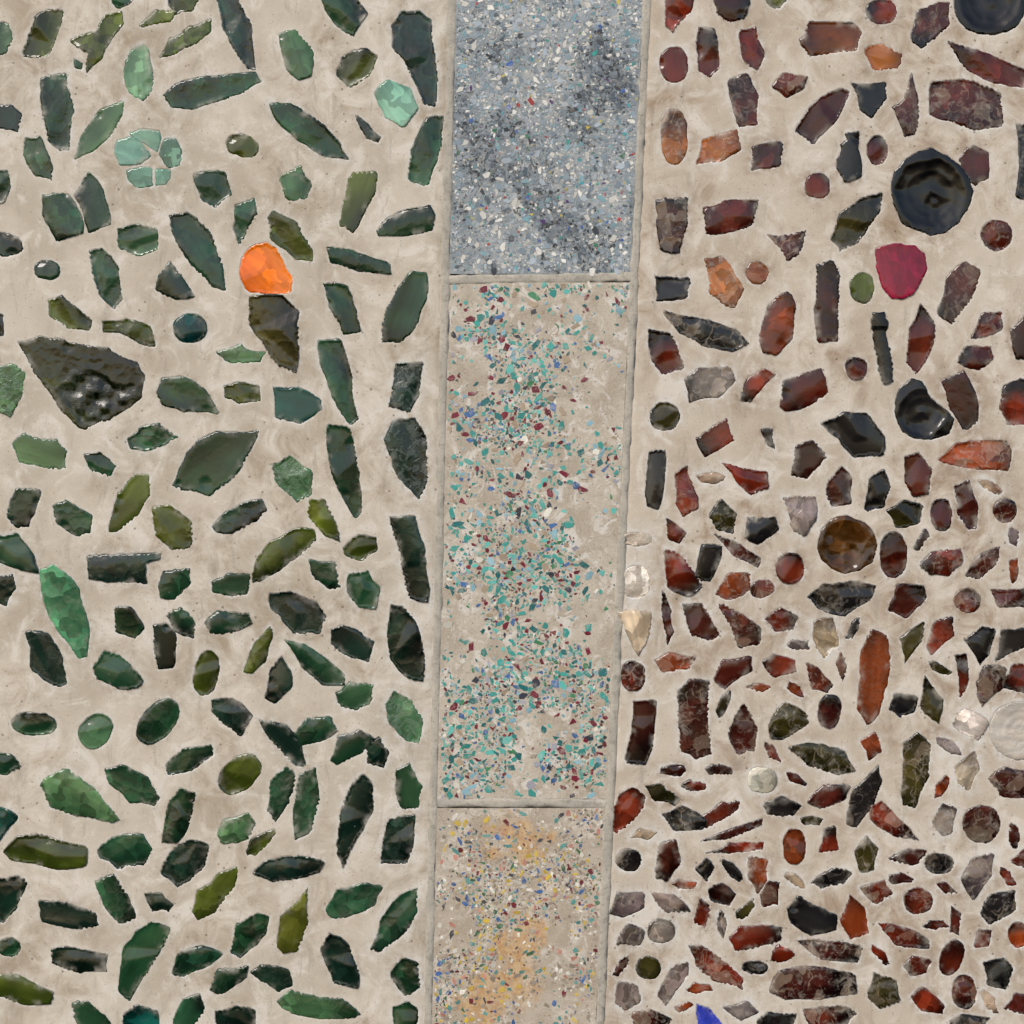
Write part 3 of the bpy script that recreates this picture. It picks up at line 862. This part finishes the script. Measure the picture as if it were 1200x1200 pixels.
chips('glass_chips',5200,(XL,XR,-20,319),lambda r:r.choice([1.1,1.5,1.9,2.4,3.0,3.8,5.0]),lambda x,y:(.25+.75*float(vn(x,y,26,90)))*(1 if y<210 else .6),pal1,p1,'fine grey, blue and white glass chips in terrazzo',5)
P2=[(54,150,142)]*6+[(92,182,172)]*4+[(26,104,106)]*4+[(112,22,46)]*4+[(62,106,160)]*2+[(222,218,204)]*1+[(50,54,68)]*1+[(160,160,172)]*1+[(164,146,124)]*2+[(60,126,88)]*1+[(134,180,194)]*3
def d2(x,y):
    v=float(fbm(x,y,42,70,4)); cx=(x-trimL(y))/(trimR(y)-trimL(y))
    mid=.48+.12*math.sin(y/70)
    base=math.exp(-((cx-(mid if y>520 else .34))/.29)**2)
    if y<395 and cx>.65: base=.9
    if y>650: base=max(base*.85,.4)
    if y>820: base=max(base*.7,.5)
    bare=1
    for bx,by,a,b in [(665,372,52,26),(552,440,22,36),(690,470,34,50),(668,560,46,34),(700,620,24,50),(545,760,22,40),(640,850,40,20)]:
        if math.hypot((x-bx)/a,(y-by)/b)<.8+.5*v: bare=.08
    return (base*min(1,max(.02,(v-.40)*8))+.015)*bare
chips('glass_chips',3600,(XL,XR,334,934),lambda r:r.choice([1.3,1.7,2.2,2.8,3.5,4.4,5.8]),d2,lambda r,x,y:r.choice(P2),p2,'turquoise, maroon and white glass chips in terrazzo',6,tight=.66)
P3=[(222,218,206)]*3+[(206,176,66)]*2+[(110,40,50)]*1+[(64,104,160)]*2+[(70,72,78)]*1+[(158,144,128)]*5+[(90,150,145)]*2+[(190,130,116)]+[(70,110,80)]*1
def d3(x,y):
    for cx,cy,a,b in OCH:
        if math.hypot((x-cx)/a,(y-cy)/b)<.9: return .16
    return min(1,max(.04,(float(fbm(x,y,45,75))-.40)*5))
chips('glass_chips',1800,(XL,XR,949,1220),lambda r:r.choice([1.1,1.4,1.8,2.3,3.0,4.0]),d3,lambda r,x,y:r.choice(P3),p3,'small white, yellow and blue glass chips in terrazzo',8)

def div_mat():
    m,nt,b=newmat('grey_cement_divider'); k=NB(nt)
    col=k.mix(k.ramp(k.noise(30,4,.6),.35,.65),C(166,161,149),C(186,179,165))
    g=k.noise(300,4,.7)
    col=k.mix(k.ramp(k.noise(110,4,.7),.5,.68,0,.7),col,C(138,133,122))
    col=k.mix(k.ramp(g,.3,.46,.5,0),col,C(102,96,88))
    nt.links.new(col,b.inputs['Base Color']); b.inputs['Roughness'].default_value=.8
    nt.links.new(k.bump(g,.5,.001),b.inputs['Normal']); return m
DV=div_mat()
def divider(p0,p1,label,seed,w=TW,top=.6):
    p0=np.array(p0,float);p1=np.array(p1,float); L=np.hypot(*(p1-p0)); n=int(L/3)+1; d=(p1-p0)/L; q=np.array([-d[1],d[0]])
    prof=[(-.5,-3),(-.47,-.6),(-.38,.35),(-.1,.5),(.12,.48),(.38,.3),(.46,-.7),(.5,-3)]
    verts=[];faces=[]
    for i in range(n):
        c=p0+d*L*i/(n-1)
        for k,(a,h) in enumerate(prof):
            jit=(float(vn(c[0]+k*40,c[1]+seed*31,9,80))-.5)*2.6+(float(vn(c[0]+k*40,c[1]+seed*31,60,81))-.5)*2.4
            z=c+q*(a*w+(jit if 0<k<7 else 0)); hh=h+top-.6+(float(vn(c[0]+k*17,c[1],14,82))-.5)*.7
            verts.append((z[0]*MM,-hh*MM,ZB+(1200-z[1])*MM))
    m=len(prof)
    for i in range(n-1):
        for k in range(m-1):
            a=i*m+k; faces.append((a,a+1,a+m+1,a+m))
    me=bpy.data.meshes.new('divider_strip'); me.from_pydata(verts,[],faces)
    bm=bmesh.new(); bm.from_mesh(me); bmesh.ops.recalc_face_normals(bm,faces=bm.faces)
    if sum(f.normal.y*f.calc_area() for f in bm.faces)>0: bmesh.ops.reverse_faces(bm,faces=bm.faces)
    bm.to_mesh(me); bm.free()
    me.polygons.foreach_set('use_smooth',[True]*len(me.polygons)); me.materials.append(DV); me.update()
    part('divider_strip',me,wall,label)
h=TW/2
divider((trimL(-300)+h,-300),(trimL(1500)+h,1500),'upright grey cement divider beside green glass field',1)
divider((trimR(-300)+h,-300),(trimR(1500)+h,1500),'upright grey cement divider beside brown glass field',2)
divider((trimL(328)+TW-1,329),(trimR(326)+1,324),'cross divider below the grey terrazzo',3,w=12,top=.45)
divider((trimL(941)+TW-1,941),(trimR(941)+1,942),'cross divider above the ochre terrazzo',4,w=12,top=.45)

bm=bmesh.new(); bmesh.ops.create_cube(bm,size=1)
for v in bm.verts: v.co=Vector(((.6+v.co.x*1.8),(.075+v.co.y*.12),ZB+.6+v.co.z*1.8))
bmesh.ops.bevel(bm,geom=list(bm.edges),offset=.006,segments=2,affect='EDGES')
me=bpy.data.meshes.new('backing_slab'); bm.to_mesh(me); bm.free(); me.materials.append(DV); part('backing_slab',me,wall,'rough cement slab behind the mortar')

# ------------------------------------------------------------------ light & camera
w=bpy.data.worlds.new('World'); scene.world=w; w.use_nodes=True; nt=w.node_tree
sky=nt.nodes.new('ShaderNodeTexSky'); sky.sky_type='NISHITA'; sky.sun_disc=False
sky.dust_density=2.2; sky.ozone_density=.8; sky.air_density=1.0
EL=math.radians(40); AZ=math.radians(-28)
sky.sun_elevation=EL; sky.sun_rotation=math.pi-AZ
nt.links.new(sky.outputs[0],nt.nodes['Background'].inputs[0]); nt.nodes['Background'].inputs[1].default_value=.14
sl=bpy.data.lights.new('sun','SUN'); sl.energy=2.0; sl.angle=math.radians(24); sl.color=(1,.95,.89)
so=bpy.data.objects.new('sun',sl); COL.objects.link(so)
dirv=Vector((math.sin(AZ)*math.cos(EL),-math.cos(AZ)*math.cos(EL),math.sin(EL)))
so.rotation_euler=dirv.to_track_quat('Z','Y').to_euler(); so.location=dirv*4
cam=bpy.data.cameras.new('camera'); co=bpy.data.objects.new('camera',cam); COL.objects.link(co)
co.location=(.6,-2.5,ZB+.6); co.rotation_euler=(math.pi/2,0,0)
cam.sensor_width=36; cam.lens=36*2.5/1.2; cam.clip_end=100; cam.clip_start=.05
scene.camera=co
scene.view_settings.view_transform='Standard'; scene.view_settings.look='None'; scene.view_settings.exposure=0
